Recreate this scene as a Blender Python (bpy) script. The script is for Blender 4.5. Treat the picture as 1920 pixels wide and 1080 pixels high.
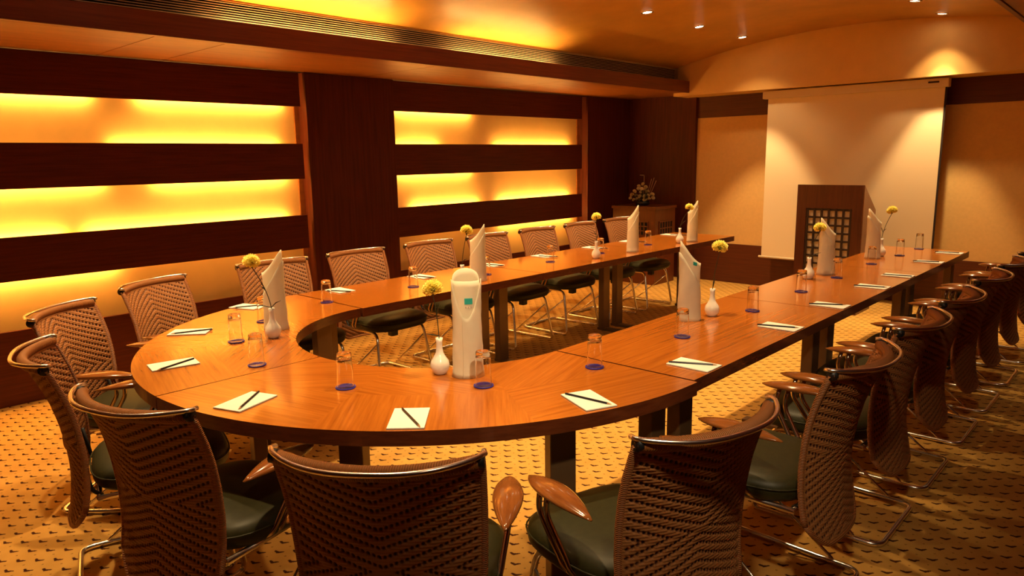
import bpy, bmesh, math, random
from mathutils import Vector, Matrix, Quaternion
R = math.radians
PI = math.pi
random.seed(7)
for o in list(bpy.data.objects):
    bpy.data.objects.remove(o)
scene = bpy.context.scene
C = scene.collection

# ------------------------------------------------------------------ camera
def camera_axes(yaw, pitch, roll):
    cy, sy, cp, sp = math.cos(yaw), math.sin(yaw), math.cos(pitch), math.sin(pitch)
    fwd = Vector((-sy*cp, cy*cp, -sp)); r = Vector((cy, sy, 0)); d = fwd.cross(r)
    c, s = math.cos(roll), math.sin(roll)
    return c*r + s*d, -s*r + c*d, fwd
cam_data = bpy.data.cameras.new('camera')
cam = bpy.data.objects.new('camera', cam_data); C.objects.link(cam)
right, down, fwd = camera_axes(R(43.07), R(10.26), R(0.93))
m = Matrix((right, -down, -fwd)).transposed().to_4x4()
m.translation = Vector((0, 0, 1.5))
cam.matrix_world = m
cam_data.sensor_width = 36.0
cam_data.lens = 1346.0/1920.0*36.0
cam_data.clip_start = 0.03
scene.camera = cam

# ------------------------------------------------------------------ world, exposure
world = bpy.data.worlds.new('world'); scene.world = world; world.use_nodes = True
world.node_tree.nodes['Background'].inputs[0].default_value = (0.02, 0.01, 0.004, 1)
world.node_tree.nodes['Background'].inputs[1].default_value = 0.2
vs = scene.view_settings
vs.view_transform = 'Standard'; vs.look = 'None'; vs.gamma = 1.0; vs.use_curve_mapping = False
vs.exposure = 0.87
SPOT_W, SPOT_COL = 80.0, (1.0, 0.68, 0.32)
STRIP_E, STRIP_COL = 30.0, (1.0, 0.54, 0.14)
COVE_E = 62.0

# ------------------------------------------------------------------ material helpers
def new_mat(name):
    mt = bpy.data.materials.new(name); mt.use_nodes = True
    nt = mt.node_tree; b = nt.nodes['Principled BSDF']
    return mt, nt, b
def setp(b, col=None, rough=None, metal=None, spec=None, trans=None, ior=None, coat=None):
    if col: b.inputs['Base Color'].default_value = (*col, 1)
    if rough is not None: b.inputs['Roughness'].default_value = rough
    if metal is not None: b.inputs['Metallic'].default_value = metal
    if spec is not None: b.inputs['Specular IOR Level'].default_value = spec
    if trans is not None: b.inputs['Transmission Weight'].default_value = trans
    if ior is not None: b.inputs['IOR'].default_value = ior
    if coat is not None: b.inputs['Coat Weight'].default_value = coat
def ramp(nt, stops):
    r = nt.nodes.new('ShaderNodeValToRGB'); e = r.color_ramp.elements
    e[0].position, e[0].color = stops[0][0], (*stops[0][1], 1)
    e[1].position, e[1].color = stops[-1][0], (*stops[-1][1], 1)
    for p, c in stops[1:-1]:
        n = e.new(p); n.color = (*c, 1)
    return r
def coords(nt, kind, scale):
    tc = nt.nodes.new('ShaderNodeTexCoord'); mp = nt.nodes.new('ShaderNodeMapping')
    mp.inputs['Scale'].default_value = scale
    nt.links.new(tc.outputs[kind], mp.inputs['Vector']); return mp
def noise(nt, vec, scale, detail=4, rough=0.6):
    n = nt.nodes.new('ShaderNodeTexNoise'); n.inputs['Scale'].default_value = scale
    n.inputs['Detail'].default_value = detail; n.inputs['Roughness'].default_value = rough
    nt.links.new(vec, n.inputs['Vector']); return n
def bump(nt, b, h, dist, strength=0.4):
    bp = nt.nodes.new('ShaderNodeBump'); bp.inputs['Strength'].default_value = strength
    bp.inputs['Distance'].default_value = dist
    nt.links.new(h, bp.inputs['Height']); nt.links.new(bp.outputs['Normal'], b.inputs['Normal'])
def wood(name, dark, light, scale, kind='Object', freq=6.0, rough=0.35, bmp=0.0, coat=0.0):
    mt, nt, b = new_mat(name); setp(b, rough=rough, coat=coat)
    if coat: b.inputs['Coat Roughness'].default_value = 0.12
    mp = coords(nt, kind, scale)
    n = noise(nt, mp.outputs[0], freq, 6, 0.62)
    rp = ramp(nt, [(0.3, dark), (0.5, tuple((a+c)/2 for a, c in zip(dark, light))), (0.72, light)])
    nt.links.new(n.outputs['Fac'], rp.inputs[0]); nt.links.new(rp.outputs[0], b.inputs['Base Color'])
    if bmp: bump(nt, b, n.outputs['Fac'], bmp)
    return mt
def plain(name, col, rough=0.5, metal=0.0, var=0.0, vscale=20, bmp=0.0, **k):
    mt, nt, b = new_mat(name); setp(b, col, rough, metal, **k)
    if var or bmp:
        mp = coords(nt, 'Object', (1, 1, 1)); n = noise(nt, mp.outputs[0], vscale)
        if var:
            rp = ramp(nt, [(0.25, tuple(c*(1-var) for c in col)), (0.75, tuple(min(1, c*(1+var)) for c in col))])
            nt.links.new(n.outputs['Fac'], rp.inputs[0]); nt.links.new(rp.outputs[0], b.inputs['Base Color'])
        if bmp: bump(nt, b, n.outputs['Fac'], bmp)
    return mt
def emit(name, col, strength):
    mt, nt, b = new_mat(name); setp(b, (0.8, 0.8, 0.8), 0.5)
    b.inputs['Emission Color'].default_value = (*col, 1); b.inputs['Emission Strength'].default_value = strength
    return mt

M = {}
# dark reddish panel wood: grain along Y (boards of the left wall), along Z (pilasters), along X (back wall)
M['board'] = wood('dark_board_wood', (0.062, 0.010, 0.0028), (0.120, 0.022, 0.006), (14, 0.5, 14), freq=5, rough=0.42)
setp(M['board'].node_tree.nodes['Principled BSDF'], spec=0.25)
M['board_x'] = wood('dark_wainscot_wood', (0.062, 0.0105, 0.003), (0.125, 0.024, 0.0065), (0.5, 14, 14), freq=5, rough=0.42)
def ribbed(name, axis):
    mt = wood(name, (0.062, 0.0105, 0.003), (0.118, 0.022, 0.006), (9, 9, 0.4), freq=5, rough=0.45)
    nt = mt.node_tree; b = nt.nodes['Principled BSDF']
    mp = coords(nt, 'Object', (1, 1, 1)); w = nt.nodes.new('ShaderNodeTexWave')
    w.bands_direction = axis; w.inputs['Scale'].default_value = 9.0; w.wave_profile = 'SIN'
    nt.links.new(mp.outputs[0], w.inputs['Vector']); bump(nt, b, w.outputs['Fac'], 0.0018, 0.4); setp(b, spec=0.25)
    return mt
M['rib_y'] = ribbed('ribbed_wood_left', 'Y')
M['rib_x'] = ribbed('ribbed_wood_back', 'X')
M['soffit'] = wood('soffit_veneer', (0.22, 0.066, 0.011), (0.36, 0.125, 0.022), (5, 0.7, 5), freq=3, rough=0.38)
M['fascia'] = wood('fascia_wood', (0.11, 0.022, 0.005), (0.19, 0.044, 0.010), (12, 0.4, 12), freq=5, rough=0.35)
M['gold'] = plain('gold_plaster', (0.86, 0.55, 0.18), 0.5, var=0.06, vscale=3.5)
M['vault'] = plain('gold_vault_plaster', (0.62, 0.33, 0.06), 0.42, var=0.16, vscale=2.6)
M['cream'] = plain('cream_wall_fabric', (0.74, 0.46, 0.165), 0.75, var=0.05, vscale=30)
M['bulk'] = plain('cream_bulkhead_plaster', (0.75, 0.46, 0.15), 0.7, var=0.05, vscale=6)
M['seam'] = plain('dark_joint', (0.02, 0.007, 0.003), 0.8)
M['slat'] = plain('aluminium_slat', (0.72, 0.62, 0.52), 0.35, 0.55)
M['black'] = plain('black_void', (0.006, 0.004, 0.003), 0.8)
M['chrome'] = plain('chrome', (0.92, 0.88, 0.84), 0.24, 1.0)
M['chrome_dark'] = plain('dark_chrome', (0.50, 0.38, 0.30), 0.17, 1.0)
M['rubber'] = plain('black_rubber', (0.010, 0.009, 0.010), 0.45)
M['leather'] = plain('olive_leather', (0.030, 0.027, 0.008), 0.46, var=0.18, vscale=60, bmp=0.0006, spec=0.3)
M['roll'] = plain('cane_wrap', (0.32, 0.11, 0.022), 0.6)
def wrap_bump(mt, axis, sc):
    nt = mt.node_tree; b = nt.nodes['Principled BSDF']
    mp = coords(nt, 'Object', (1, 1, 1)); w = nt.nodes.new('ShaderNodeTexWave'); w.bands_direction = axis
    w.inputs['Scale'].default_value = sc; nt.links.new(mp.outputs[0], w.inputs['Vector'])
    bump(nt, b, w.outputs['Fac'], 0.003, 0.7)
wrap_bump(M['roll'], 'X', 60.0)
M['binding'] = plain('cane_binding', (0.36, 0.125, 0.032), 0.55)
wrap_bump(M['binding'], 'Z', 60.0)
M['arm'] = wood('armrest_wood', (0.21, 0.062, 0.013), (0.37, 0.125, 0.028), (12, 1.6, 12), freq=4, rough=0.16, coat=0.5)
M['post'] = plain('bronze_leg_metal', (0.17, 0.098, 0.045), 0.38, 0.45, var=0.15, vscale=3)
M['edge'] = wood('table_edge_wood', (0.085, 0.020, 0.006), (0.14, 0.035, 0.010), (3, 3, 20), freq=4, rough=0.25)
M['veneer'] = wood('table_veneer', (0.32, 0.082, 0.0075), (0.52, 0.16, 0.016), (1.1, 24, 1), 'UV', freq=2.6, rough=0.20, coat=0.35)
M['paper'] = plain('notepad_paper', (0.86, 0.86, 0.78), 0.7)
M['pencil'] = plain('black_pencil_paint', (0.012, 0.010, 0.010), 0.3)
M['pwood'] = plain('pencil_point_wood', (0.45, 0.25, 0.11), 0.6)
M['linen'] = plain('napkin_linen', (0.95, 0.88, 0.69), 0.8, var=0.04, vscale=25, bmp=0.002)
M['teal'] = plain('teal_print', (0.02, 0.42, 0.36), 0.6)
M['greyprint'] = plain('faint_print', (0.62, 0.50, 0.40), 0.7)
M['china'] = plain('white_china', (0.86, 0.80, 0.70), 0.16)
M['petal'] = plain('yellow_petal', (0.95, 0.84, 0.22), 0.6, var=0.05, vscale=60)
M['petalw'] = plain('cream_petal', (0.86, 0.76, 0.50), 0.6, var=0.10, vscale=60)
M['stem'] = plain('dark_stem', (0.045, 0.040, 0.012), 0.6)
M['leaf'] = plain('dark_leaf', (0.020, 0.030, 0.010), 0.5)
M['stick'] = plain('pale_stick', (0.42, 0.26, 0.15), 0.6)
M['glass'], nt_, b_ = new_mat('clear_glass'); setp(b_, (1, 1, 1), 0.0, 0, trans=1.0, ior=1.45)
M['coaster'], nt_, b_ = new_mat('blue_coaster_glass'); setp(b_, (0.045, 0.04, 0.40), 0.12, 0, trans=0.25, ior=1.45)
M['screen'] = plain('projection_fabric', (0.84, 0.68, 0.44), 0.8)
M['case'] = plain('screen_case_enamel', (0.72, 0.60, 0.42), 0.45)
M['lect'] = wood('lectern_wood', (0.060, 0.014, 0.005), (0.115, 0.030, 0.010), (10, 10, 0.6), freq=5, rough=0.32)
M['lectr'] = wood('lectern_side_wood', (0.15, 0.045, 0.014), (0.24, 0.080, 0.024), (10, 10, 0.6), freq=5, rough=0.32)
M['cab'] = wood('cabinet_wood', (0.095, 0.021, 0.006), (0.155, 0.039, 0.010), (8, 8, 0.6), freq=4, rough=0.32)
M['lattice'] = plain('dark_lattice', (0.025, 0.009, 0.005), 0.5)
M['rice'] = plain('lattice_paper', (0.58, 0.47, 0.33), 0.75)
M['strip'] = emit('strip_light', STRIP_COL, STRIP_E)
M['cove'] = emit('cove_light', (1.0, 0.55, 0.15), COVE_E)
M['lamp'] = emit('downlight_lamp', (1.0, 0.80, 0.50), 18.0)
M['ring'] = plain('downlight_trim', (0.60, 0.42, 0.24), 0.25, 0.8)

def translucent(mt, col, fac):
    nt = mt.node_tree; b = nt.nodes['Principled BSDF']; out = nt.nodes['Material Output']
    tr = nt.nodes.new('ShaderNodeBsdfTranslucent'); tr.inputs[0].default_value = (*col, 1)
    mx = nt.nodes.new('ShaderNodeMixShader'); mx.inputs[0].default_value = fac
    nt.links.new(b.outputs[0], mx.inputs[1]); nt.links.new(tr.outputs[0], mx.inputs[2]); nt.links.new(mx.outputs[0], out.inputs['Surface'])
translucent(M['linen'], (0.93, 0.87, 0.72), 0.35)
translucent(M['petal'], (0.95, 0.86, 0.22), 0.4)
translucent(M['petalw'], (0.90, 0.80, 0.50), 0.4)
# carpet: beige ground, lattice of small dark birds and dots (printed pile, so a pattern)
def carpet():
    mt, nt, b = new_mat('patterned_carpet'); setp(b, rough=0.95, spec=0.1)
    N, L = nt.nodes, nt.links
    def math_(op, a, c=None, clamp=False):
        n = N.new('ShaderNodeMath'); n.operation = op; n.use_clamp = clamp
        for i, v in enumerate((a, c)):
            if v is None: continue
            if isinstance(v, (int, float)): n.inputs[i].default_value = v
            else: L.new(v, n.inputs[i])
        return n.outputs[0]
    tc = N.new('ShaderNodeTexCoord'); sp = N.new('ShaderNodeSeparateXYZ'); L.new(tc.outputs['Object'], sp.inputs[0])
    x, y = sp.outputs[0], sp.outputs[1]
    u = math_('FRACT', math_('ADD', math_('MULTIPLY', math_('ADD', x, y), 10.0), 100.35))
    v = math_('FRACT', math_('ADD', math_('MULTIPLY', math_('SUBTRACT', x, y), 10.0), 100.2))
    nz = N.new('ShaderNodeTexNoise'); nz.inputs['Scale'].default_value = 160.0; L.new(tc.outputs['Object'], nz.inputs['Vector'])
    jit = math_('MULTIPLY', math_('SUBTRACT', nz.outputs['Fac'], 0.5), 0.10)
    def seg(ax, ay, bx, by, r0, r1):
        dx, dy = bx-ax, by-ay; ll = dx*dx+dy*dy
        px = math_('SUBTRACT', u, ax); py = math_('SUBTRACT', v, ay)
        t = math_('DIVIDE', math_('ADD', math_('MULTIPLY', px, dx), math_('MULTIPLY', py, dy)), ll, True)
        ex = math_('SUBTRACT', px, math_('MULTIPLY', t, dx)); ey = math_('SUBTRACT', py, math_('MULTIPLY', t, dy))
        d = math_('SQRT', math_('ADD', math_('MULTIPLY', ex, ex), math_('MULTIPLY', ey, ey)))
        rr = math_('ADD', math_('MULTIPLY', t, r1-r0), r0)
        return math_('SUBTRACT', math_('ADD', d, jit), rr)
    d1 = seg(0.27, 0.19, 0.42, 0.35, 0.060, 0.085)
    d2 = seg(0.42, 0.35, 0.72, 0.30, 0.085, 0.040)
    dd = math_('MINIMUM', d1, d2)
    birds = math_('MULTIPLY', math_('SUBTRACT', 0.03, dd), 22.0, True)
    d3 = seg(0.93, 0.74, 0.99, 0.74, 0.05, 0.04)
    dots = math_('MULTIPLY', math_('MULTIPLY', math_('SUBTRACT', 0.02, d3), 22.0, True), 0.55)
    mask = math_('MAXIMUM', birds, dots)
    n2 = N.new('ShaderNodeTexNoise'); n2.inputs['Scale'].default_value = 9.0; L.new(tc.outputs['Object'], n2.inputs['Vector'])
    base = ramp(nt, [(0.3, (0.54, 0.285, 0.062)), (0.7, (0.61, 0.335, 0.082))]); L.new(n2.outputs['Fac'], base.inputs[0])
    mx = N.new('ShaderNodeMix'); mx.data_type = 'RGBA'
    L.new(mask, mx.inputs['Factor']); L.new(base.outputs[0], mx.inputs[6]); mx.inputs[7].default_value = (0.055, 0.014, 0.008, 1)
    L.new(mx.outputs[2], b.inputs['Base Color'])
    n3 = N.new('ShaderNodeTexNoise'); n3.inputs['Scale'].default_value = 350.0; L.new(tc.outputs['Object'], n3.inputs['Vector'])
    bump(nt, b, n3.outputs['Fac'], 0.004, 0.35)
    return mt
M['carpet'] = carpet()

# woven cane: the gap attribute marks where the weft dips behind the warp
def weave_mat():
    mt, nt, b = new_mat('woven_cane'); setp(b, rough=0.6)
    a = nt.nodes.new('ShaderNodeAttribute'); a.attribute_name = 'gap'
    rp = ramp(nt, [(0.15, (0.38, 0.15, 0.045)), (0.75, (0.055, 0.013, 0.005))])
    nt.links.new(a.outputs['Fac'], rp.inputs[0]); nt.links.new(rp.outputs[0], b.inputs['Base Color'])
    return mt
M['weave'] = weave_mat()

# ------------------------------------------------------------------ mesh helpers
class MB:
    def __init__(s): s.v, s.f, s.m, s.sm = [], [], [], []
    def add(s, vs_, fs, mat=0, smooth=False):
        k = len(s.v); s.v += [tuple(p) for p in vs_]
        for f in fs:
            s.f.append(tuple(i+k for i in f)); s.m.append(mat); s.sm.append(smooth)
        return s
    def box(s, x0, x1, y0, y1, z0, z1, mat=0, bev=0.0):
        bm = bmesh.new(); bmesh.ops.create_cube(bm, size=1.0)
        for v in bm.verts:
            v.co = Vector(((x0+x1)/2+v.co.x*(x1-x0), (y0+y1)/2+v.co.y*(y1-y0), (z0+z1)/2+v.co.z*(z1-z0)))
        if bev: bmesh.ops.bevel(bm, geom=list(bm.edges), offset=bev, segments=2, profile=0.6, affect='EDGES')
        bm.verts.index_update()
        s.add([v.co for v in bm.verts], [[v.index for v in f.verts] for f in bm.faces], mat); bm.free(); return s
    def tube(s, pts, r, n=8, mat=0, closed=False, cap=True):
        pts = [Vector(p) for p in pts]; N = len(pts); rs = r if isinstance(r, (list, tuple)) else [r]*N
        tang = []
        for i in range(N):
            a = pts[i-1] if (i or closed) else pts[i]; b = pts[(i+1) % N] if (i < N-1 or closed) else pts[i]
            tang.append((b-a).normalized())
        t0 = tang[0]; ref = Vector((0, 0, 1)) if abs(t0.z) < 0.9 else Vector((1, 0, 0))
        nn = (ref - t0*ref.dot(t0)).normalized(); vs_ = []
        for i in range(N):
            if i:
                q = tang[i-1].rotation_difference(tang[i]); nn = (q @ nn); nn = (nn - tang[i]*nn.dot(tang[i])).normalized()
            bb = tang[i].cross(nn)
            for k in range(n):
                a = 2*PI*k/n; vs_.append(pts[i] + (nn*math.cos(a) + bb*math.sin(a))*rs[i])
        fs = []
        for i in range(N if closed else N-1):
            j = (i+1) % N
            for k in range(n): fs.append((i*n+k, i*n+(k+1) % n, j*n+(k+1) % n, j*n+k))
        if cap and not closed:
            fs.append(tuple(range(n))[::-1]); fs.append(tuple((N-1)*n+k for k in range(n)))
        return s.add(vs_, fs, mat, True)
    def lathe(s, prof, n=24, c=(0, 0, 0), mat=0, closed=False):
        vs_ = []; P = len(prof)
        for r, z in prof:
            for k in range(n):
                a = 2*PI*k/n; vs_.append((c[0]+r*math.cos(a), c[1]+r*math.sin(a), c[2]+z))
        fs = []
        for i in range(P if closed else P-1):
            j = (i+1) % P
            for k in range(n): fs.append((i*n+k, i*n+(k+1) % n, j*n+(k+1) % n, j*n+k))
        return s.add(vs_, fs, mat, True)
    def loft(s, rings, mat=0, capa=True, capb=True, smooth=True):
        n = len(rings[0]); vs_ = [p for r in rings for p in r]; fs = []
        for i in range(len(rings)-1):
            for k in range(n): fs.append((i*n+k, i*n+(k+1) % n, (i+1)*n+(k+1) % n, (i+1)*n+k))
        if capa: fs.append(tuple(range(n))[::-1])
        if capb: fs.append(tuple((len(rings)-1)*n+k for k in range(n)))
        return s.add(vs_, fs, mat, smooth)
    def mesh(s, name, mats):
        me = bpy.data.meshes.new(name); me.from_pydata(s.v, [], s.f)
        for mt in (mats if isinstance(mats, (list, tuple)) else [mats]): me.materials.append(M[mt])
        me.polygons.foreach_set('material_index', s.m); me.polygons.foreach_set('use_smooth', s.sm)
        me.update()
        bm = bmesh.new(); bm.from_mesh(me); bmesh.ops.recalc_face_normals(bm, faces=bm.faces); bm.to_mesh(me); bm.free()
        return me
    def build(s, name, mats, parent=None):
        return link(name, s.mesh(name, mats), parent)
def link(name, data, parent=None):
    o = bpy.data.objects.new(name, data); C.objects.link(o)
    if parent: o.parent = parent
    return o
def tag(o, label=None, cat=None, group=None, kind=None):
    if label: o['label'] = label
    if cat: o['category'] = cat
    if group: o['group'] = group
    if kind: o['kind'] = kind
    return o
def thing(name, label, cat, loc=(0, 0, 0), rz=0.0, group=None):
    o = bpy.data.objects.new(name, None); C.objects.link(o); o.location = loc; o.rotation_euler = (0, 0, rz)
    o.empty_display_size = 0.1
    return tag(o, label, cat, group)
def copy_tree(o, parent=None):
    c = o.copy(); C.objects.link(c); c.parent = parent
    for ch in list(o.children): copy_tree(ch, c)
    return c
def fillet(pts, rad, n=6):
    pts = [Vector(p) for p in pts]; out = [pts[0]]
    for i in range(1, len(pts)-1):
        a, b, c = pts[i-1], pts[i], pts[i+1]
        r = rad[i] if isinstance(rad, dict) and i in rad else (rad if not isinstance(rad, dict) else 0.03)
        p = b + (a-b).normalized()*min(r, (a-b).length*0.48); q = b + (c-b).normalized()*min(r, (c-b).length*0.48)
        for k in range(n+1):
            t = k/n; out.append(p*(1-t)**2 + b*2*t*(1-t) + q*t*t)
    out.append(pts[-1]); return out
ORD = ['first', 'second', 'third', 'fourth', 'fifth', 'sixth', 'seventh']

# ================================================================== THE ROOM
XL, XR, YB, YF = -5.30, 0.30, 7.94, -2.0
VC, VH, VZ, VP = -2.51, 1.94, 2.473, 2.712           # vault: centre line, half width, spring and crown height
VR = (VH*VH + (VP-VZ)**2)/(2*(VP-VZ))
def vault_z(x): return VP - VR + math.sqrt(VR*VR - (x-VC)**2)
floor = MB().box(XL-0.2, XR+0.1, YF, YB+0.1, -0.05, 0.0).build('floor', 'carpet'); tag(floor, 'golden carpet with rows of small dark birds', None, kind='structure')

wl = tag(MB().box(-5.50, -5.42, YF, YB+0.1, 0.0, 2.75).build('wall_left', 'gold'), 'gold plaster wall glowing behind dark horizontal boards', kind='structure')
BAYS = [(YF, 3.205), (4.145, 6.925)]
LEVELS = [(1.935, 2.20), (1.36, 1.642), (0.79, 1.065), (0.0, 0.477)]
for y0, y1 in BAYS:
    for i, (z0, z1) in enumerate(LEVELS):
        MB().box(-5.325, -5.30, y0, y1, z0, z1, bev=0.002).build('wall_board', 'board', wl)
MB().box(-5.42, -5.285, 3.25, 4.14, 0, 2.205, bev=0.002).build('pilaster', 'rib_y', wl)
MB().box(-5.42, -5.285, 7.02, YB, 0, 2.205, bev=0.002).build('pilaster', 'rib_y', wl)
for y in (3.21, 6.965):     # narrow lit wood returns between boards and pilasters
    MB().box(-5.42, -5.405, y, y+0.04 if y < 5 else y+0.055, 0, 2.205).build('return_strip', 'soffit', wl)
def strip(y0, y1, z):
    MB().tube([(-5.375, y0, z), (-5.375, y1, z)], 0.012, 8).build('light_tube', 'strip', wl)
TOP, BOT = 0.045, -0.045     # tubes sit behind the board edge
for y0, y1, z in [(0.35, 1.70, 1.935+0.03), (2.00, 3.10, 1.935+0.03), (1.80, 3.05, 1.642-0.03), (-0.9, 0.2, 1.642-0.03),
                  (0.35, 1.72, 1.36+0.03), (2.05, 3.10, 1.36+0.03), (0.10, 1.45, 1.065-0.03), (1.58, 3.08, 1.065-0.03),
                  (0.45, 1.75, 0.79+0.03), (-0.9, 0.2, 0.79+0.03),
                  (4.22, 5.20, 1.935+0.03), (5.55, 6.80, 1.642-0.03), (4.22, 4.75, 1.642-0.03),
                  (4.22, 5.20, 1.36+0.03), (4.40, 5.30, 1.065-0.03), (5.60, 6.80, 1.065-0.03), (5.60, 6.85, 0.79+0.03)]:
    strip(y0, y1, z)

wb = tag(MB().box(XL-0.2, XR+0.1, YB, YB+0.10, 0.0, 2.80).build('wall_back', 'cream'), 'cream back wall with dark wood wainscot and band', kind='structure')
MB().box(-4.345, XR, YB-0.012, YB, 0.0, 0.462, bev=0.002).build('wainscot', 'board_x', wb)
MB().box(-4.345, XR, YB-0.012, YB, 1.93, 2.19, bev=0.002).build('dark_band', 'board_x', wb)
MB().box(-5.285, -4.345, YB-0.05, YB, 0.0, 2.205, bev=0.002).build('wood_panel', 'rib_x', wb)
# arched bulkhead under the vault
bk = MB(); xs = [-4.26 + i*(3.50/40) for i in range(41)]
ring_pts = [(-4.26, 2.17)] + [(x, vault_z(max(-4.44, x))+0.01) for x in xs] + [(-0.76, 2.17)]
bk.add([(x, 7.56, z) for x, z in ring_pts] + [(x, YB, z) for x, z in ring_pts],
       [tuple(range(len(ring_pts)))] + [tuple(range(2*len(ring_pts)-1, len(ring_pts)-1, -1))] +
       [(i, (i+1) % len(ring_pts), (i+1) % len(ring_pts)+len(ring_pts), i+len(ring_pts)) for i in range(len(ring_pts))])
bk.build('bulkhead', 'bulk', wb)
MB().box(-4.46, -4.262, 7.56, YB, 2.17, 2.56).build('bulkhead_return', 'bulk', wb)
tag(MB().box(XR, XR+0.1, YF, YB+0.1, 0, 2.75).build('wall_right', 'board'), 'dark wood side wall', kind='structure')
tag(MB().box(XL-0.2, XR+0.1, YF-0.1, YF, 0, 2.80).build('wall_front', 'board_x'), 'dark wood end wall', kind='structure')

# ceiling: barrel vault, side soffits with fascia boards and light troughs
cv = MB(); n = 48; vv = []
for y in (YF, YB):
    for up in (0, 0.06):
        for i in range(n+1):
            x = VC - VH + 2*VH*i/n; vv.append((x, y, vault_z(x)+up))
k = n+1; ff = []
for i in range(n):
    ff += [(i, i+1, 2*k+i+1, 2*k+i), (k+i, k+i+1, 3*k+i+1, 3*k+i), (i, i+1, k+i+1, k+i), (2*k+i, 2*k+i+1, 3*k+i+1, 3*k+i)]
cv.add(vv, ff, 0, True)
ce = tag(cv.build('ceiling', 'vault'), 'shallow gold barrel-vaulted ceiling', kind='structure')
SEAMS = [YF, 0.07, 1.735, 2.145, 3.81, 5.475, 7.14, YB]
MB().box(XL-0.12, -4.262, YF, YB, 2.212, 2.24).build('soffit_backing', 'seam', ce)
for a, b in zip(SEAMS[:-1], SEAMS[1:]):
    MB().box(-5.30, -4.352, a+0.003, b-0.003, 2.205, 2.214, bev=0.001).build('soffit_panel', 'soffit', ce)
MB().box(-4.346, -4.282, YF, YB, 2.205, 2.214).build('soffit_margin', 'soffit', ce)
MB().box(-4.280, -4.256, YF, 7.56, 2.198, 2.325, bev=0.002).build('fascia_board', 'fascia', ce)
MB().box(-4.47, -4.28, YF, 7.56, 2.24, 2.262).build('trough_floor', 'fascia', ce)
MB().box(-4.50, -4.455, YF, 7.56, 2.24, 2.50).build('plenum_back', 'black', ce)
for y0, y1 in ((2.15, 3.45), (4.05, 5.30)):
    MB().tube([(-4.325, y0, 2.292), (-4.325, y1, 2.292)], 0.012, 8).build('light_tube', 'cove', ce)
mx_ = lambda x: 2*VC - x
MB().box(mx_(-4.256), mx_(-4.280), YF, 7.56, 2.198, 2.325, bev=0.002).build('fascia_board', 'fascia', ce)
MB().box(mx_(-4.27), XR, YF, YB, 2.205, 2.24).build('soffit_panel', 'soffit', ce)
MB().box(mx_(-4.455), mx_(-4.50), YF, 7.56, 2.24, 2.50).build('plenum_back', 'black', ce)
# linear air grille above the fascia
gr = thing('air_grille', 'long slatted air grille running above the dark fascia', 'air grille', (-4.42, 3.0, 2.40))
for i in range(8):
    z = -0.040 + i*0.0142
    MB().add([(0.0, YF-3, z), (0.016, YF-3, z-0.004), (0.016, YF-3, z-0.0005), (0.0, YF-3, z+0.0035),
              (0.0, 4.56, z), (0.016, 4.56, z-0.004), (0.016, 4.56, z-0.0005), (0.0, 4.56, z+0.0035)],
             [(0, 1, 2, 3), (4, 5, 6, 7), (0, 1, 5, 4), (1, 2, 6, 5), (2, 3, 7, 6), (3, 0, 4, 7)]).build('slat', 'slat', gr)
MB().box(-0.03, 0.0, YF-3, 4.56, 0.069, 0.078).build('frame', 'slat', gr)

# ------------------------------------------------------------------ downlights
def beam(t, energy, size, blend, tilt=0.0, col=SPOT_COL, soft=0.03, aim=None):
    ld = bpy.data.lights.new('downlight_beam', 'SPOT'); ld.energy = energy; ld.color = col
    ld.spot_size = R(size); ld.spot_blend = blend; ld.shadow_soft_size = soft
    lo = bpy.data.objects.new('beam', ld); C.objects.link(lo); lo.parent = t
    lo.location = (0, 0, -0.02); lo.rotation_euler = (R(tilt), -t.rotation_euler.y, 0)
    if aim: lo.rotation_euler = Vector(aim).to_track_quat('-Z', 'Y').to_euler()
def downlight(x, y, label, beams, group=None):
    """recessed fitting: a beam with a core and a wider, weaker halo, as a halogen reflector throws"""
    z = vault_z(x); t = thing('downlight', label, 'ceiling light', (x, y, z), 0, group)
    t.rotation_euler = (0, math.asin((x-VC)/VR), 0)
    MB().lathe([(0.052, 0.012), (0.052, -0.004), (0.040, -0.006), (0.036, 0.012)], 24, closed=True).build('trim_ring', 'ring', t)
    MB().lathe([(0.0, -0.001), (0.036, -0.001), (0.036, 0.008), (0.0, 0.008)], 20).build('lamp', 'lamp', t)
    for b in beams: beam(t, *b)
WIDE = [(SPOT_W*0.95, 94, 0.85)]
RIGHT = [(SPOT_W, 66, 1.0)]
downlight(-3.43, 7.12, 'small recessed downlight, nearest the back wall of three left of the screen', [(9.0, 110, 0.5), (100.0, 58, 0.45, 6)])
downlight(-3.43, 6.24, 'small recessed downlight, middle of the three left of the screen', WIDE)
downlight(-3.40, 5.32, 'small recessed downlight, leftmost of the three in the vault', WIDE)
downlight(-1.71, 7.34, 'small recessed downlight casting the arc of light above the screen', [(16.0, 84, 0.5), (105.0, 52, 0.45, 3)])
downlight(-1.73, 6.57, 'small recessed downlight at the top edge of the photo', RIGHT)
for i, y in enumerate((4.40, 3.48, 2.56, 1.64, 0.80)):
    downlight(-3.40, y, 'recessed downlight over the left table arm, %s beyond the top of the photo' % ORD[i], WIDE, 'downlights out of view above the tables')
for i, y in enumerate((5.65, 4.73, 3.81, 2.89, 1.97, 1.05)):
    downlight(-1.73, y, 'recessed downlight over the right table arm, %s beyond the top of the photo' % ORD[i], RIGHT, 'downlights out of view above the tables')
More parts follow.
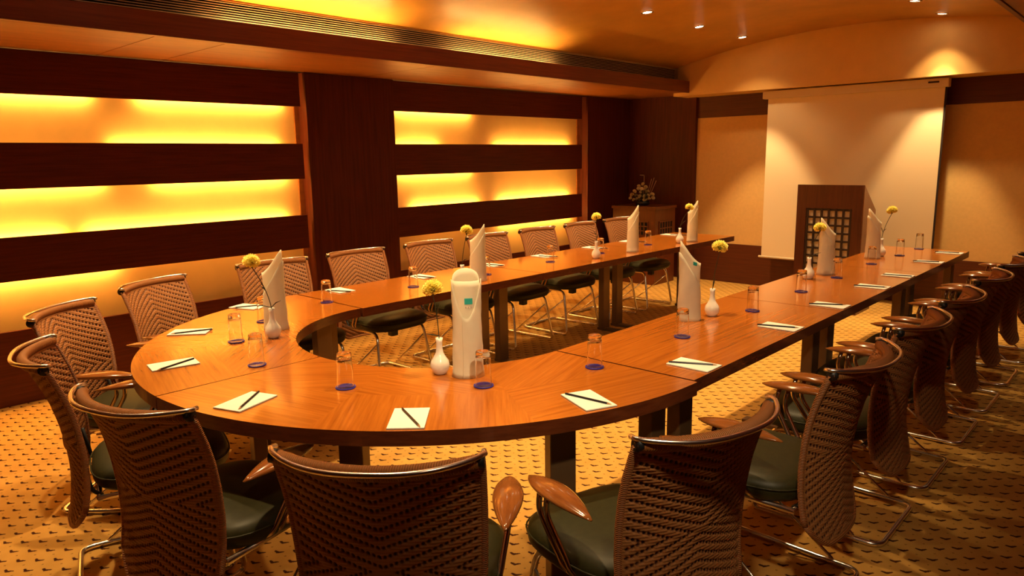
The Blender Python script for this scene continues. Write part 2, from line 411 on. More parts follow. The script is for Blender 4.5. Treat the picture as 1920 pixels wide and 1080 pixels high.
# two small downlights in the soffit over the right aisle
for y, en, sz, aim, lab in ((0.75, 72.0, 80, (-1.2, 1.3, -1.1), 'small swivelling downlight in the low soffit over the near aisle'), (6.1, 9.0, 120, (-0.3, 0.0, -1), 'small downlight in the low soffit over the far aisle')):
    t = thing('downlight', lab, 'ceiling light', (-0.22, y, 2.205))
    MB().lathe([(0.052, 0.010), (0.052, -0.004), (0.040, -0.006), (0.036, 0.010)], 24, closed=True).build('trim_ring', 'ring', t)
    MB().lathe([(0.0, -0.001), (0.036, -0.001), (0.036, 0.006), (0.0, 0.006)], 20).build('lamp', 'lamp', t)
    beam(t, en, sz, 1.0, 0, (1.0, 0.76, 0.46), 0.05, aim)

# ================================================================== TABLES
CX, CY, RO, RI = -2.462, 2.172, 1.303, 0.668
ZT, TH = 0.73, 0.047
def uv_top(me, fn):
    uv = me.uv_layers.new(name='UVMap')
    for p in me.polygons:
        for li in p.loop_indices:
            co = me.vertices[me.loops[li].vertex_index].co
            uv.data[li].uv = fn(co, p)
def post(x, y, parent, ang=0.0, foot=None):
    mb = MB().box(-0.028, 0.028, -0.045, 0.045, 0.012, ZT-TH, bev=0.004)
    c, s_ = math.cos(ang), math.sin(ang)
    mb.v = [(x+c*a-s_*b, y+s_*a+c*b, z) for a, b, z in mb.v]
    mb.build('leg', 'post', parent)
    if foot:
        mf = MB().box(min(-0.05, foot), max(0.05, foot), -0.032, 0.032, 0.0, 0.022, bev=0.004)
        mf.v = [(x+c*a-s_*b, y+s_*a+c*b, z) for a, b, z in mf.v]
        mf.build('foot', 'post', parent)
def ring_table(a0, a1, label, legs, flip):
    t = thing('curved_table', label, 'table', (0, 0, 0))
    na = 48; RM = 0.985; mb = MB(); vs_ = []
    rad = [RI, RM, RO]; g = 0.0035/RO
    A = [a0+g + (a1-a0-2*g)*i/na for i in range(na+1)]
    for a in A:
        for r in rad: vs_.append((CX+r*math.cos(a), CY+r*math.sin(a), ZT))
    for a in A:
        for r in (RI, RO): vs_.append((CX+r*math.cos(a), CY+r*math.sin(a), ZT-TH))
    o = 3*(na+1); fs = []; fe = []
    for i in range(na):
        for j in (0, 1): fs.append((i*3+j, i*3+j+1, (i+1)*3+j+1, (i+1)*3+j))
        fe += [(i*3, (i+1)*3, o+(i+1)*2, o+i*2), (i*3+2, (i+1)*3+2, o+(i+1)*2+1, o+i*2+1), (o+i*2, o+i*2+1, o+(i+1)*2+1, o+(i+1)*2)]
    for i in (0, na): fe.append((i*3, i*3+1, i*3+2, o+i*2+1, o+i*2))
    mb.add(vs_, fs, 0); mb.f += fe; mb.m += [1]*len(fe); mb.sm += [False]*len(fe)
    me = mb.mesh('tabletop', ['veneer', 'edge'])
    seg = (a1-a0)/3
    def fn(co, p):
        c = p.center; r = math.hypot(c.x-CX, c.y-CY); a = math.atan2(c.y-CY, c.x-CX) % (2*PI)
        k_ = min(2, max(0, int((a-a0)/seg))); am = a0+(k_+0.5)*seg
        d = am + PI/2
        if r > RM and k_ == 1: d = am
        if r < RM: d = am + PI/2 + (0.55 if (k_+flip) % 2 else -0.55)
        ux, uy = math.cos(d), math.sin(d)
        return (co.x*ux+co.y*uy + 3.1*k_ + (7 if r > RM else 0), -co.x*uy+co.y*ux + 1.7*k_)
    uv_top(me, fn); link('tabletop', me, t)
    for x, y, ang in legs: post(x, y, t, ang)
    return t
ring_table(PI, 1.5*PI, 'left half of the curved table end, against the dark seam', [(-3.36, 2.07, 0), (-3.40, 1.70, 0.6), (-2.75, 1.36, 1.3)], 0)
ring_table(1.5*PI, 2*PI, 'right half of the curved table end, nearest the viewer', [(-1.285, 2.085, 0), (-1.42, 1.74, -0.5), (-2.00, 1.33, -1.1)], 1)
def arm_table(x0, x1, y0, y1, label, px, sgn, k_):
    t = thing('straight_table', label, 'table', (0, 0, 0))
    mb = MB().box(x0, x1, y0+0.003, y1-0.003, ZT-TH, ZT)
    for i, f in enumerate(mb.f):
        if min(mb.v[j][2] for j in f) < ZT-1e-4: mb.m[i] = 1
    me = mb.mesh('tabletop', ['veneer', 'edge'])
    uv_top(me, lambda co, p: (co.y + 2.3*k_, co.x + 0.9*k_))
    link('tabletop', me, t)
    post(px, y0+0.10, t, 0, sgn*0.42); post(px, y1-0.10, t, 0, sgn*0.42)
    return t
JO = [2.176, 3.65, 5.15, 6.475]
NM = ['nearest the curved end', 'in the middle', 'at the far end by the screen wall']
for i in range(3):
    arm_table(-3.772, -3.120, JO[i], JO[i+1], 'straight table of the left row, ' + NM[i], -3.62, 1, i)
    arm_table(-1.792, -1.178, JO[i], JO[i+1], 'straight table of the right row, ' + NM[i], -1.285, -1, i+3)

# ================================================================== CHAIR
def interp(tab, x):
    for (a, fa), (b, fb) in zip(tab[:-1], tab[1:]):
        if (x-a)*(x-b) <= 0: 
            t = (x-a)/(b-a); return fa+(fb-fa)*t
    return tab[0][1] if abs(x-tab[0][0]) < abs(x-tab[-1][0]) else tab[-1][1]
PROF = [(0.87, -0.272), (0.82, -0.252), (0.76, -0.230), (0.70, -0.213), (0.62, -0.200), (0.535, -0.193), (0.46, -0.194), (0.41, -0.199), (0.35, -0.210), (0.30, -0.221), (0.25, -0.236)]
def back_pt(s, z):
    """s in -1..1 across, z height: point of the back's middle surface"""
    t = (0.86-z)/0.60
    w = 0.232 - 0.016*t - 0.012*t*t
    c = 0.078*(1-t) + 0.034*t
    return Vector((s*w, interp(PROF, z) - c*(1-s*s), z))
ZTOP, ZC = 0.855, 0.575
def zbot(s): return 0.262 + 0.10*max(0, abs(s)-0.45)**2.2*3.2
def back_mesh():
    NC, SU, NR = 36, 4, 216
    cols = NC*SU; vs_, gap, fs = [], [], []
    for side in (1, -1):
        for j in range(NR+1):
            for i in range(cols+1):
                s = -1 + 2*i/cols; zb = zbot(s); z = ZTOP + (zb-ZTOP)*j/NR
                p = back_pt(s, z); e = 0.002
                du = back_pt(min(1, s+e), z) - back_pt(max(-1, s-e), z); dv = back_pt(s, z+e) - back_pt(s, z-e)
                nn = du.cross(dv).normalized()         # points to the front or rear
                if nn.y < 0: nn = -nn
                ci = i/SU; cell = math.floor(ci); fx = ci-cell
                um = abs(p.x); vz = abs(z-ZC)
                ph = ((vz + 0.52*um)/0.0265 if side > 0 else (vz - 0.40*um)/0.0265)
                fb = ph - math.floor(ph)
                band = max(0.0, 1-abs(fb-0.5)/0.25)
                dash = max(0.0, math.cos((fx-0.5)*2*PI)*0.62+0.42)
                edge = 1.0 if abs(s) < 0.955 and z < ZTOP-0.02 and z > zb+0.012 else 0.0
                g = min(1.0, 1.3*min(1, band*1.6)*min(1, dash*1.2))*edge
                cord = 0.0011*math.sin(z/0.0088*2*PI)
                h = 0.0055 - 0.0048*g + cord*(1-g)
                if abs(s) == 1 or j in (0, NR): h = 0.001
                vs_.append(p + nn*h*side); gap.append(g)
        o = (cols+1)*(NR+1)*(0 if side > 0 else 1)
        for j in range(NR):
            for i in range(cols):
                a = o+j*(cols+1)+i; fs.append((a, a+1, a+cols+2, a+cols+1))
    # close the rim
    o = (cols+1)*(NR+1); rim = [i for i in range(cols+1)] + [j*(cols+1)+cols for j in range(1, NR+1)] + [NR*(cols+1)+i for i in range(cols-1, -1, -1)] + [j*(cols+1) for j in range(NR-1, 0, -1)]
    for a, b in zip(rim, rim[1:]+rim[:1]): fs.append((a, b, b+o, a+o))
    mb = MB().add(vs_, fs, 0, True); me = mb.mesh('backrest', 'weave')
    at = me.attributes.new('gap', 'FLOAT', 'POINT'); at.data.foreach_set('value', gap)
    return me
def superell(hw, y0, y1, z, n=40, ex=3.2, sc=1.0):
    out = []; cy = (y0+y1)/2; hy = (y1-y0)/2
    for k in range(n):
        a = 2*PI*k/n; c, s = math.cos(a), math.sin(a)
        x = hw*sc*math.copysign(abs(c)**(2/ex), c); y = hy*sc*math.copysign(abs(s)**(2/ex), s)
        x *= 1 + 0.05*(y/hy)
        out.append(Vector((x, cy+y, z + 0.02*max(0, -y/hy)*0 )))
    return out
def make_chair():
    t = thing('woven_chair', 'woven chair', 'chair')
    st = MB().loft([superell(0.238, -0.185, 0.275, z, sc=sc) for z, sc in
                    ((0.388, 0.86), (0.392, 0.95), (0.405, 0.99), (0.425, 1.0), (0.445, 0.985), (0.460, 0.93), (0.470, 0.82), (0.477, 0.62), (0.481, 0.36), (0.482, 0.12))]).build('seat', 'leather', t)
    pip = [p + Vector((0, 0, 0)) for p in superell(0.240, -0.187, 0.277, 0.436)]
    MB().tube(pip, 0.0028, 5, closed=True).build('piping', 'leather', st)
    bk_ = link('backrest', back_mesh(), t)
    pts = [back_pt(-1+2*i/20, ZTOP) for i in range(21)]
    MB().tube(pts, 0.017, 10).build('top_roll', 'roll', bk_)
    for sg in (-1, 1):
        pts = [back_pt(sg, ZTOP + (zbot(1)-ZTOP)*i/22) for i in range(23)]
        MB().tube(pts, [0.0105]*23, 8).build('edge_binding', 'binding', bk_)
    pts = [back_pt(-1+2*i/20, zbot(-1+2*i/20)) for i in range(21)]
    MB().tube(pts, 0.0095, 8).build('edge_binding', 'binding', bk_)
    rail = []
    for i in range(33):
        s = -1+2*i/32
        rail.append((0.241*math.copysign(min(1, abs(s)*1.02), s), -0.268 - 0.108*(1-abs(s)**2.7), 0.874-0.008*(1-s*s)))
    rl = MB().tube([(-0.236, -0.250, 0.872)] + rail + [(0.236, -0.250, 0.872)], 0.0066, 8).build('top_rail', 'chrome', t)
    for sg in (-1, 1):
        MB().tube([(sg*0.222, -0.272, 0.857), (sg*0.240, -0.272, 0.859)], 0.0165, 10).build('end_cap', 'rubber', rl)
    # sled frame: one bent tube
    pth = fillet([(-0.195, -0.17, 0.378), (-0.195, 0.185, 0.378), (-0.232, 0.245, 0.012), (-0.222, -0.262, 0.012), (0.222, -0.262, 0.012),
                  (0.232, 0.245, 0.012), (0.195, 0.185, 0.378), (0.195, -0.17, 0.378)], {1: 0.055, 2: 0.035, 3: 0.05, 4: 0.05, 5: 0.035, 6: 0.055}, 7)
    MB().tube(pth, 0.0105, 10).build('sled_frame', 'chrome', t)
    MB().tube([(-0.195, -0.165, 0.378), (0.195, -0.165, 0.378)], 0.009, 8).build('cross_bar', 'chrome_dark', t)
    for sg in (-1, 1):
        MB().tube([(sg*0.224, -0.170, 0.014), (sg*0.222, -0.160, 0.028), (sg*0.203, 0.188, 0.305)], 0.0058, 7).build('brace_rod', 'chrome', t)
        MB().tube(fillet([(sg*0.17, -0.155, 0.378), (sg*0.17, -0.185, 0.40), (sg*0.165, -0.205, 0.52)], 0.02), 0.007, 7).build('back_bracket', 'rubber', t)
        # paddle armrest
        rings = []
        for k in range(15):
            q = k/14; y = -0.150 + 0.295*q
            f = math.sin(PI*min(1, max(0, q))**1.18); f = max(0.02, f)**0.62
            hw, hz = 0.041*f, 0.0155*f**0.8
            xc = sg*(0.268 - 0.018*q); zc = 0.630 + 0.010*math.sin(PI*q)
            rings.append([Vector((xc + hw*math.cos(2*PI*i/16), y, zc + hz*math.sin(2*PI*i/16) - hz*0.2)) for i in range(16)])
        am = MB().loft(rings).build('armrest', 'arm', t)
        for dy in (0.0, 0.034):
            pth = fillet([(sg*0.258, 0.045+dy, 0.622), (sg*0.256, 0.060+dy, 0.555), (sg*0.232, -0.035+dy, 0.405), (sg*0.185, -0.045+dy, 0.385)], 0.03, 5)
            MB().tube(pth, 0.0088, 8).build('support_tube', 'chrome_dark', am)
    MB().box(0.02, 0.072, 0.135, 0.187, 0.335, 0.392, bev=0.008).build('tilt_knob', 'rubber', t)
    return t
chair0 = make_chair(); used = [False]
def chair(capx, capy, ang, label, group='woven chairs around the table'):
    c = chair0 if not used[0] else copy_tree(chair0)
    used[0] = True
    a = R(ang); c.location = (capx - math.sin(a)*0.27, capy + math.cos(a)*0.27, 0); c.rotation_euler = (0, 0, a)
    tag(c, label, 'chair', group)
chair(-1.235, 0.876, 37.4, 'woven-back chair front and centre, its back squarely to the viewer')
chair(-0.787, 1.536, 75.8, 'woven-back chair at the right of the curved end, in the right foreground')
chair(-2.048, 0.661, 15.2, 'woven-back chair in the left foreground beside the front centre chair')
chair(-2.820, 0.660, -17.0, 'woven-back chair at the left picture edge, seen from its side')
chair(-3.600, 0.925, -45.0, 'woven chair with its diamond-patterned inner back facing out, by the left picture edge')
chair(-4.040, 1.480, -61.0, 'woven chair at the curved end next to the left wall bay, before the left row')
LC = [2.29, 2.93, 3.60, 4.24, 4.88, 5.51, 6.14]
for i, y in enumerate(LC):
    chair(-4.24, y, -90 + (-3 if i == 0 else 1), 'woven chair on the wall side of the left row, %s from the curved end' % ORD[i])
RC = [2.35, 3.02, 3.65, 4.33, 4.95, 5.60, 6.25]
for i, y in enumerate(RC):
    chair(-0.70, y, 90, 'woven chair along the dark right aisle, %s from the curved end' % ORD[i])

# ================================================================== TABLE SETTING
# notepads and pencils: centre, direction of the long side, pencil tip and end
PADS = [
 ((-1.640, 1.290), (0.69, -0.72), (-1.542, 1.255), (-1.717, 1.324), 'front centre chair'),
 ((-1.328, 1.770), (0.92, -0.40), (-1.241, 1.773), (-1.413, 1.762), 'right foreground chair'),
 ((-2.168, 1.040), (0.33, -0.94), (-2.103, 0.983), (-2.218, 1.111), 'left foreground chair'),
 ((-2.805, 1.068), (-0.18, -0.98), (-2.751, 0.987), (-2.809, 1.147), 'chair at the left picture edge'),
 ((-3.300, 1.345), (-0.66, -0.75), (-3.306, 1.272), (-3.258, 1.418), 'chair showing its diamond weave'),
 ((-3.640, 1.805), (-0.93, -0.36), (-3.649, 1.739), (-3.600, 1.870), 'curved end chair before the left row')]
PL = [(2.40, (-3.543, 2.412), (-3.694, 2.338)), (3.04, (-3.536, 3.043), (-3.686, 3.010)), (3.70, (-3.540, 3.710), (-3.690, 3.673)), (4.29, (-3.510, 4.306), (-3.679, 4.250)),
      (4.95, (-3.505, 4.956), (-3.671, 4.924)), (5.51, (-3.500, 5.530), (-3.670, 5.490)), (6.22, (-3.485, 6.238), (-3.643, 6.189))]
PR = [(2.341, (-1.193, 2.377), (-1.350, 2.301)), (3.126, (-1.195, 3.135), (-1.355, 3.085)), (3.740, (-1.202, 3.773), (-1.357, 3.693)), (4.42, (-1.193, 4.416), (-1.353, 4.381)),
      (4.92, (-1.355, 4.887), (-1.192, 4.912)), (5.67, (-1.368, 5.627), (-1.215, 5.671)), (6.27, (-1.370, 6.244), (-1.215, 6.267))]
for i, (y, a, b) in enumerate(PL): PADS.append(((-3.665, y), (-1, 0), a, b, '%s chair of the left row' % ORD[i]))
for i, (y, a, b) in enumerate(PR): PADS.append(((-1.268, y), (1, 0), a, b, '%s chair of the right row' % ORD[i]))
pad_me = MB().box(-0.085, 0.085, -0.055, 0.055, 0.0, 0.0035).mesh('notepad', 'paper')
back_me = MB().box(-0.0855, 0.0855, -0.0555, 0.0555, 0.0, 0.0009).mesh('backing', 'seam')
hexr = lambda r, x: [Vector((x, r*math.cos(PI/3*k_), r*math.sin(PI/3*k_))) for k_ in range(6)]
pen_me = MB().loft([hexr(0.0036, 0.0), hexr(0.0036, 0.160)], smooth=False).mesh('shaft', 'pencil')
tip_me = MB().loft([hexr(0.0036, 0.160), hexr(0.0006, 0.176)], smooth=False).mesh('point', 'pwood')
for (cx, cy), (dx, dy), tip, end, who in PADS:
    o = thing('notepad', 'white notepad laid out for the ' + who, 'notepad', (cx, cy, ZT+0.0004), math.atan2(dy, dx), 'notepads on the table')
    link('sheets', pad_me, o).location = (0, 0, 0.0009)
    link('backing', back_me, o)
    e = Vector(end); d = Vector(tip)-e
    mid = (Vector(tip)+e)/2; d.normalize(); s0 = mid - d*0.088
    p = thing('pencil', 'black pencil lying on the notepad for the ' + who, 'pencil', (s0.x, s0.y, ZT+0.0079), math.atan2(d.y, d.x), 'pencils on the notepads')
    link('shaft', pen_me, p); link('point', tip_me, p)

# glasses upside down on blue coasters
prof = [(0.0288, 0.0012), (0.0286, 0.0004), (0.0281, 0.0), (0.0276, 0.0004), (0.0274, 0.0012), (0.0273, 0.004), (0.0262, 0.040), (0.0248, 0.090), (0.0244, 0.098), (0.0232, 0.1012), (0.021, 0.1024), (0.012, 0.1034), (0.0003, 0.1036),
        (0.0003, 0.1185), (0.0140, 0.1187), (0.0180, 0.1192), (0.0205, 0.1206), (0.0222, 0.1208), (0.0238, 0.1198), (0.0248, 0.1180), (0.0254, 0.1150), (0.0262, 0.098), (0.0275, 0.040), (0.0287, 0.004)]
glass_me = MB().lathe(prof, 28, closed=True).mesh('tumbler', 'glass')
coast_me = MB().lathe([(0.0003, 0.0), (0.0335, 0.0), (0.0350, 0.0015), (0.0350, 0.0040), (0.0338, 0.0052), (0.0318, 0.0050), (0.0310, 0.0034), (0.0003, 0.0034)], 36).mesh('coaster', 'coaster')
GL = [(-2.545, 1.278, 'beside the dark seam of the curved end'), (-2.960, 1.400, 'at the curved end, left of the seam'), (-3.239, 1.680, 'hidden behind the leftmost folded napkin'),
      (-2.045, 1.340, 'at the curved end, right of the seam'), (-1.693, 1.660, 'beside the napkin with the teal mark'), (-1.534, 2.083, 'standing alone where the right row begins')]
for i, (x, y) in enumerate([(-1.517, 2.690), (-1.516, 3.376), (-1.528, 4.027), (-1.536, 4.618), (-1.552, 5.346), (-1.524, 5.916), (-1.513, 6.405)]):
    GL.append((x, y, '%s along the right row from the curved end' % ORD[i]))
for i, (x, y) in enumerate([(-3.412, 2.148), (-3.410, 2.760), (-3.384, 3.369), (-3.424, 4.088), (-3.408, 4.700), (-3.407, 5.404)]):
    GL.append((x, y, '%s along the left row from the curved end' % ORD[i]))
for x, y, w in GL:
    o = link('coaster', coast_me); o.location = (x, y, ZT+0.0004); tag(o, 'round blue glass coaster under the tumbler ' + w, 'coaster', 'coasters on the table')
    o = link('tumbler', glass_me); o.location = (x, y, ZT+0.0042); tag(o, 'upturned clear tumbler ' + w, 'glass', 'tumblers on the table')

# folded napkins: tall rolled sleeves with slanted tops
def napkin(x, y, h, label, pocket=False, mark=0, sq=1.0, mir=1, rz=R(43)):
    t = thing('folded_napkin', label, 'napkin', (x, y, ZT+0.0005), rz, 'folded napkins on the table')
    n_ = 48; A_, B_ = 0.050*sq, 0.034*sq          # local x across the view, -y towards the viewer
    def shell(r_out, thick, top, z0=0.0, th0=0.0, th1=2*PI, name='sleeve'):
        mb = MB(); nz = 16; vs_ = []; full = abs(th1-th0-2*PI) < 1e-3; cnt = n_ if full else n_+1
        for lay in (0, 1):
            for j in range(nz+1):
                for k_ in range(cnt):
                    a = th0 + (th1-th0)*k_/n_
                    zt = top(a); z = z0 + (zt-z0)*j/nz
                    q = z/h; bulge = 1.0 + 0.03*math.sin(9*q+2*a) + 0.012*math.sin(31*q+5*a) + 0.10*max(0, 0.10-q)/0.10 - 0.05*q
                    rr = r_out*bulge - (thick if lay else 0)
                    vs_.append((mir*A_*rr*math.cos(a), B_*rr*math.sin(a), z))
        fs = []; L_ = (nz+1)*cnt; rng = cnt if full else cnt-1
        for lay in (0, 1):
            for j in range(nz):
                for k_ in range(rng):
                    k2 = (k_+1) % cnt
                    fs.append(tuple(lay*L_+q for q in (j*cnt+k_, j*cnt+k2, (j+1)*cnt+k2, (j+1)*cnt+k_)))
        for j in (0, nz):
            for k_ in range(rng):
                k2 = (k_+1) % cnt; fs.append((j*cnt+k_, j*cnt+k2, L_+j*cnt+k2, L_+j*cnt+k_))
        if not full:
            for k_ in (0, cnt-1):
                for j in range(nz): fs.append((j*cnt+k_, (j+1)*cnt+k_, L_+(j+1)*cnt+k_, L_+j*cnt+k_))
        return mb.add(vs_, fs, 0, True).build(name, 'linen', t)
    def patch(x0, x1, z0, z1, mat, name, rf=1.0, slant=0.0):
        mb = MB(); vs_ = []
        for j in (0, 1):
            for i in range(7):
                xx = x0+(x1-x0)*i/6; z = (z0 if j == 0 else z1) + slant*(i/6)
                cy_ = -B_*rf*math.sqrt(max(0, 1-(xx/(A_*rf))**2))
                vs_ += [(xx, cy_, z), (xx, cy_+0.003, z)]
        fs = []
        for i in range(6):
            a = 2*i; b = 14+2*i
            fs += [(a, a+2, b+2, b), (a+1, a+3, b+3, b+1), (a, a+2, a+3, a+1), (b, b+2, b+3, b+1)]
        fs += [(0, 1, 15, 14), (12, 13, 27, 26)]
        mb.add(vs_, fs); mb.build(name, mat, t)
    if pocket:
        shell(0.97, 0.06, lambda a: h*(0.90+0.10*max(0, math.sin(a))**0.7))
        shell(1.06, 0.05, lambda a: h*(0.56+0.35*abs(math.cos(a))**2.0), th0=PI*0.94, th1=PI*1.66, name='wrap_flap')
        shell(1.11, 0.05, lambda a: h*(0.56+0.35*abs(math.cos(a))**2.0), th0=PI*1.40, th1=PI*2.06, name='wrap_flap')
    else:
        shell(1.0, 0.07, lambda a: h*(0.72+0.28*((1+math.cos(a))/2)**1.5))
        shell(1.07, 0.05, lambda a: h*(0.44+0.42*((1+math.cos(a))/2)**1.1), th0=PI*1.06, th1=PI*2.10, name='wrap_flap')
    if mark == 1:
        patch(-0.006, 0.022, 0.268, 0.289, 'teal', 'printed_mark', 1.0)
        for q in range(3): patch(-0.004+q*0.009, 0.001+q*0.009, 0.254, 0.260, 'greyprint', 'printed_line', 1.0)
    if mark == 2:
        patch(0.006, 0.024, 0.268, 0.284, 'teal', 'printed_mark', 1.06, -0.006)
napkin(-3.046, 1.640, 0.372, 'tall pointed folded napkin, leftmost on the curved end')
napkin(-1.822, 1.710, 0.388, 'folded napkin with a teal printed mark, nearest the viewer', pocket=True, mark=1, rz=R(47))
napkin(-3.254, 3.165, 0.362, 'pointed folded napkin on the left row, nearest the curved end')
napkin(-3.244, 4.915, 0.380, 'pointed folded napkin on the left row, second from the curved end', sq=0.92)
napkin(-3.223, 5.845, 0.368, 'pointed folded napkin on the left row, farthest by the cream wall', sq=0.92)
napkin(-1.660, 3.000, 0.378, 'folded napkin with a small teal corner, beside a vase on the right row', mark=2, mir=-1)
napkin(-1.639, 4.712, 0.365, 'folded napkin in front of the lectern lattice', mir=-1)
napkin(-1.634, 5.635, 0.367, 'folded napkin with a curled edge, farthest on the right row', mir=-1)

# bud vases and carnations
vprof = [(0.0003, 0.0), (0.020, 0.0), (0.024, 0.003), (0.033, 0.018), (0.0355, 0.033), (0.032, 0.049), (0.022, 0.064), (0.0145, 0.078), (0.0115, 0.095), (0.0110, 0.118), (0.0135, 0.134),
         (0.0110, 0.1335), (0.0085, 0.118), (0.0085, 0.090), (0.0003, 0.070)]
vase_me = MB().lathe(vprof, 28).mesh('bud_vase', 'china')
def bloom_mesh(mat, rad, seed):
    """ruffled ball of petals: frilled layers round a filled core"""
    rnd = random.Random(seed); mb = MB()
    for L_ in range(9):
        q = L_/8; r = rad*math.cos(-0.75+q*2.0)**0.8; z0 = rad*(-0.50+1.10*q); n_ = 42; ph = rnd.random()*6
        rings = []
        for f in (0.10, 0.6, 0.88, 1.0):
            ring = []
            for k_ in range(n_):
                a = 2*PI*k_/n_
                wob = 1 + f*(0.08*math.sin(7*a+ph) + 0.06*math.sin(13*a+2*ph))
                zz = z0 + f*f*rad*(-0.02+0.20*q) + f*rad*0.10*math.sin(11*a+ph*3)
                ring.append(Vector((r*f*wob*math.cos(a), r*f*wob*math.sin(a), zz)))
            rings.append(ring)
        mb.loft(rings, capa=True, capb=False)
    return mb.mesh('bloom', mat)
bl_y = bloom_mesh('petal', 0.037, 3)
def carnation(x, y, off, label, leaves=()):
    t = thing('carnation', label, 'flower', (x, y, ZT), 0, 'carnations in the bud vases')
    o = Vector(off); top = o - Vector((0, 0, 0.028)); base = Vector((0, 0, 0.080)); neck = Vector((0, 0, 0.134))
    ctrl = Vector((o.x*0.15, o.y*0.15, 0.22)); pts = [base, neck]
    for k_ in range(1, 9):
        q = k_/8; pts.append(neck*(1-q)**2 + ctrl*2*q*(1-q) + top*q*q)
    MB().tube(pts, 0.0019, 6).build('stem', 'stem', t)
    MB().lathe([(0.002, -0.026), (0.007, -0.018), (0.009, -0.004), (0.011, 0.004)], 12, c=(o.x, o.y, o.z-0.004)).build('calyx', 'leaf', t)
    b = link('bloom', bl_y, t); b.location = o; b.rotation_euler = (random.uniform(-.3, .3), random.uniform(-.3, .3), random.uniform(0, 6))
    for (q, dx, dz) in leaves:
        p = neck*(1-q)**2 + ctrl*2*q*(1-q) + top*q*q
        vx = Vector((0.73, 0.68, 0))*dx
        MB().tube([p, p+vx*0.5+Vector((0, 0, dz*0.7)), p+vx+Vector((0, 0, dz))], [0.0017, 0.0024, 0.0005], 6).build('leaf', 'leaf', t)
FL = [((-2.902, 1.545), (-0.050, -0.050, 0.345), [(0.02, -0.06, 0.01), (0.02, 0.045, 0.03), (0.45, -0.022, 0.02), (0.5, -0.02, 0.03)], 'in front of the leftmost folded napkin'),
      ((-1.919, 1.662), (-0.012, -0.012, 0.318), [(0.05, -0.05, 0.006), (0.5, 0.012, 0.045)], 'left of the napkin with the teal mark'),
      ((-3.180, 2.960), (0.024, 0.022, 0.346), [(0.1, 0.03, 0.02)], 'behind the nearest napkin of the left row'),
      ((-3.258, 4.437), (0.0, 0.0, 0.322), [(0.0, 0.018, 0.06), (0.3, -0.02, 0.02)], 'in the middle of the left row'),
      ((-3.250, 5.674), (0.062, 0.046, 0.320), [(0.1, 0.05, 0.05)], 'beside the far napkin of the left row'),
      ((-1.619, 3.150), (0.022, 0.016, 0.338), [(0.0, 0.014, 0.05), (0.5, 0.01, 0.04)], 'on the right row, nearest the curved end'),
      ((-1.660, 4.480), (0.040, 0.034, 0.320), [(0.0, 0.07, 0.03)], 'beside the napkin before the lectern'),
      ((-1.625, 5.800), (0.045, 0.040, 0.344), [(0.25, -0.03, 0.05), (0.3, 0.02, 0.02)], 'at the far end of the right row')]
for (x, y), off, lv, w in FL:
    o = link('bud_vase', vase_me); o.location = (x, y, ZT+0.0004); tag(o, 'small white china bud vase ' + w, 'vase', 'bud vases on the table')
    carnation(x, y, off, 'single yellow carnation in the vase ' + w, lv)

# ================================================================== FAR END
sc = thing('projection_screen', 'large cream pull-down projection screen on the back wall', 'screen', (-2.55, 7.70, 2.16))
MB().box(-0.835, 0.835, -0.002, 0.002, -1.775, -0.06).build('fabric', 'screen', sc)
MB().box(-0.885, 0.870, -0.04, 0.045, -0.082, -0.002, bev=0.008).build('case', 'case', sc)
MB().box(0.700, 0.790, -0.043, -0.039, -0.042, -0.026).build('maker_plate', 'seam', sc)
MB().tube([(-0.865, 0, -1.785), (0.865, 0, -1.785)], 0.013, 8).build('bottom_bar', 'case', sc)
MB().box(0.836, 0.852, -0.003, 0.003, -1.775, -0.06).build('edge_strip', 'seam', sc)
# lectern
lc = thing('lectern', 'dark wood lectern with a lattice window in front of the screen', 'lectern', (-2.44, 7.0, 0))
lw = 0.295
bm_ = MB().add([(-lw, 0, 0), (lw, 0, 0), (lw, 0, 1.205), (-lw, 0, 1.205), (-lw, 0.36, 0), (lw, 0.36, 0), (lw, 0.36, 0.96), (-lw, 0.36, 0.96)],
               [(4, 5, 6, 7), (0, 1, 5, 4), (2, 3, 7, 6), (0, 4, 7, 3)])
bm_.build('body', 'lect', lc)
MB().add([(lw, 0, 0), (lw, 0.36, 0), (lw, 0.36, 0.96), (lw, 0, 1.205), (lw+0.012, 0, 0), (lw+0.012, 0.36, 0), (lw+0.012, 0.36, 0.96), (lw+0.012, 0, 1.205)],
         [(0, 1, 2, 3), (4, 5, 6, 7), (0, 1, 5, 4), (1, 2, 6, 5), (2, 3, 7, 6), (3, 0, 4, 7)]).build('side_panel', 'lectr', lc)
x0, x1, z0, z1 = -0.205, 0.215, 0.30, 0.985
for a, b, c_, d in ((-lw, x0, 0, 1.205), (x1, lw, 0, 1.205), (x0, x1, z1, 1.205), (x0, x1, 0, z0)):
    MB().box(a, b, -0.022, 0.0, c_, d).build('front_board', 'lect', lc)
MB().box(x0, x1, -0.004, 0.0, z0, z1).build('lattice_paper', 'rice', lc)
for i in range(7):
    x = x0 + 0.012 + i*(x1-x0-0.024)/6; MB().box(x-0.009, x+0.009, -0.018, -0.004, z0, z1).build('lattice_bar', 'lattice', lc)
for j in range(10):
    z = z0 + 0.012 + j*(z1-z0-0.024)/9; MB().box(x0, x1, -0.015, -0.0045, z-0.009, z+0.009).build('lattice_bar', 'lattice', lc)
MB().box(-lw-0.012, lw+0.014, -0.03, 0.37, 0, 0.04).build('plinth', 'lect', lc)
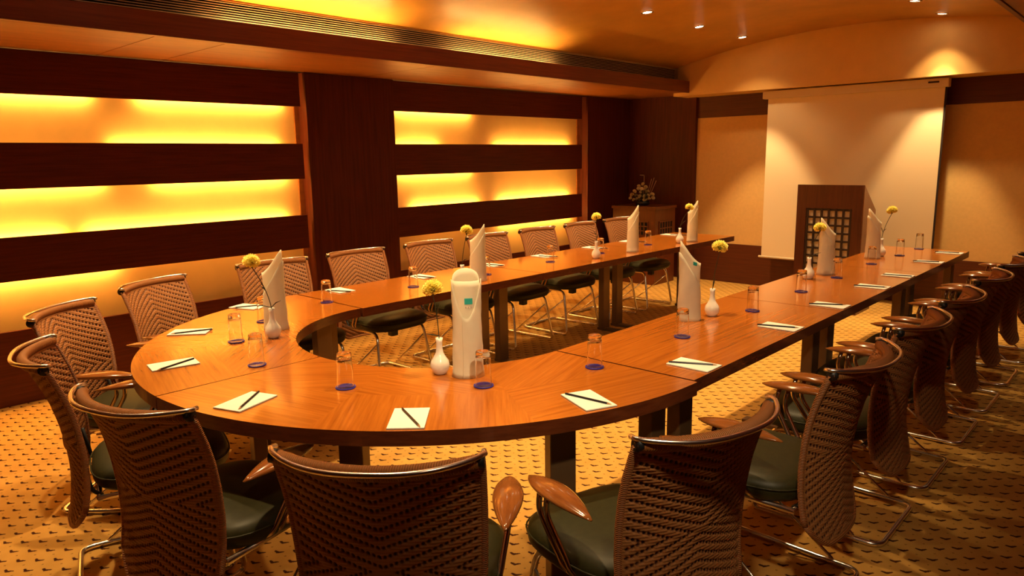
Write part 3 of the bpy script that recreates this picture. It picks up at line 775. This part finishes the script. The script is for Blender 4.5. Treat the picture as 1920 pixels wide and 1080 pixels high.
# corner cabinet
cb = thing('cabinet', 'low wood cabinet with lattice openings in the dark corner', 'cabinet', (-4.745, 7.42, 0))
MB().box(-0.295, 0.295, -0.215, 0.225, 0.0, 0.885).build('body', 'cab', cb)
MB().box(-0.310, 0.310, -0.230, 0.235, 0.885, 0.918, bev=0.003).build('top', 'cab', cb)
def grid(axis, u0, u1, z0, z1, nu, nz):
    if axis == 'x':
        MB().box(u0, u1, -0.219, -0.214, z0, z1).build('opening', 'black', cb)
        for i in range(nu+1):
            u = u0+(u1-u0)*i/nu; MB().box(u-0.006, u+0.006, -0.227, -0.219, z0, z1).build('lattice_bar', 'cab', cb)
        for j in range(nz+1):
            z = z0+(z1-z0)*j/nz; MB().box(u0-0.006, u1+0.006, -0.226, -0.2195, z-0.006, z+0.006).build('lattice_bar', 'cab', cb)
    else:
        MB().box(0.294, 0.299, u0, u1, z0, z1).build('opening', 'black', cb)
        for i in range(nu+1):
            u = u0+(u1-u0)*i/nu; MB().box(0.299, 0.307, u-0.006, u+0.006, z0, z1).build('lattice_bar', 'cab', cb)
        for j in range(nz+1):
            z = z0+(z1-z0)*j/nz; MB().box(0.2995, 0.306, u0-0.006, u1+0.006, z-0.006, z+0.006).build('lattice_bar', 'cab', cb)
grid('x', 0.00, 0.20, 0.58, 0.74, 4, 3)
grid('y', -0.13, 0.15, 0.58, 0.74, 5, 2)
# flower arrangement
fa = thing('flower_arrangement', 'arrangement of pale blooms and bare sticks on the corner cabinet', 'flowers', (-4.75, 7.40, 0.918))
MB().lathe([(0.0003, 0.0), (0.07, 0.0), (0.085, 0.03), (0.075, 0.05), (0.0003, 0.045)], 20).build('bowl', 'rubber', fa)
bl_w = bloom_mesh('petalw', 0.026, 9)
rnd = random.Random(4); VX = Vector((0.80, 0.60, 0))
for k_, (u, z) in enumerate([(-.15, .09), (-.11, .07), (-.07, .08), (-.03, .06), (.02, .07), (.07, .08), (.12, .09), (-.13, .13), (-.08, .12), (-.04, .11), (.02, .11), (.06, .12), (.11, .13), (-.10, .17), (-.03, .16), (.05, .16), (-.02, .20), (.02, .19), (-.05, .23), (.03, .22), (-.005, .255), (-.06, .20)]):
    p = VX*u + Vector((-0.6, 0.8, 0))*rnd.uniform(-.07, .03) + Vector((0, 0, z))
    b = link('bloom', bl_w, fa); b.location = p; b.rotation_euler = (rnd.uniform(-.7, .7), rnd.uniform(-.7, .7), rnd.uniform(0, 6)); b.scale = (rnd.uniform(.75, 1.1),)*3
    MB().tube([(p.x*0.2, p.y*0.2, 0.03), p*0.6, p-Vector((0, 0, 0.008))], 0.002, 5).build('stalk', 'leaf', fa)
for u0, u1, zt in ((.03, .10, .31), (.05, .13, .325), (.06, .155, .29), (0.01, .012, .355)):
    a = VX*u0+Vector((0, 0, .05)); b = VX*u1+Vector((0, 0, zt)); MB().tube([a, b], 0.003, 6).build('stick', 'stick', fa)
p = VX*0.012+Vector((0, 0, .355)); MB().tube([p, p-VX*0.05+Vector((0, 0, .003))], 0.0045, 6).build('stick', 'stick', fa)
for k_ in range(16):
    a = rnd.uniform(0, 2*PI); r = rnd.uniform(.06, .15); p = Vector((math.cos(a)*r, math.sin(a)*r*0.6, rnd.uniform(.05, .2)))
    MB().tube([(p.x*.2, p.y*.2, .04), p*0.7+Vector((0, 0, .02)), p], [0.002, 0.009, 0.0005], 5).build('leaf', 'leaf', fa)
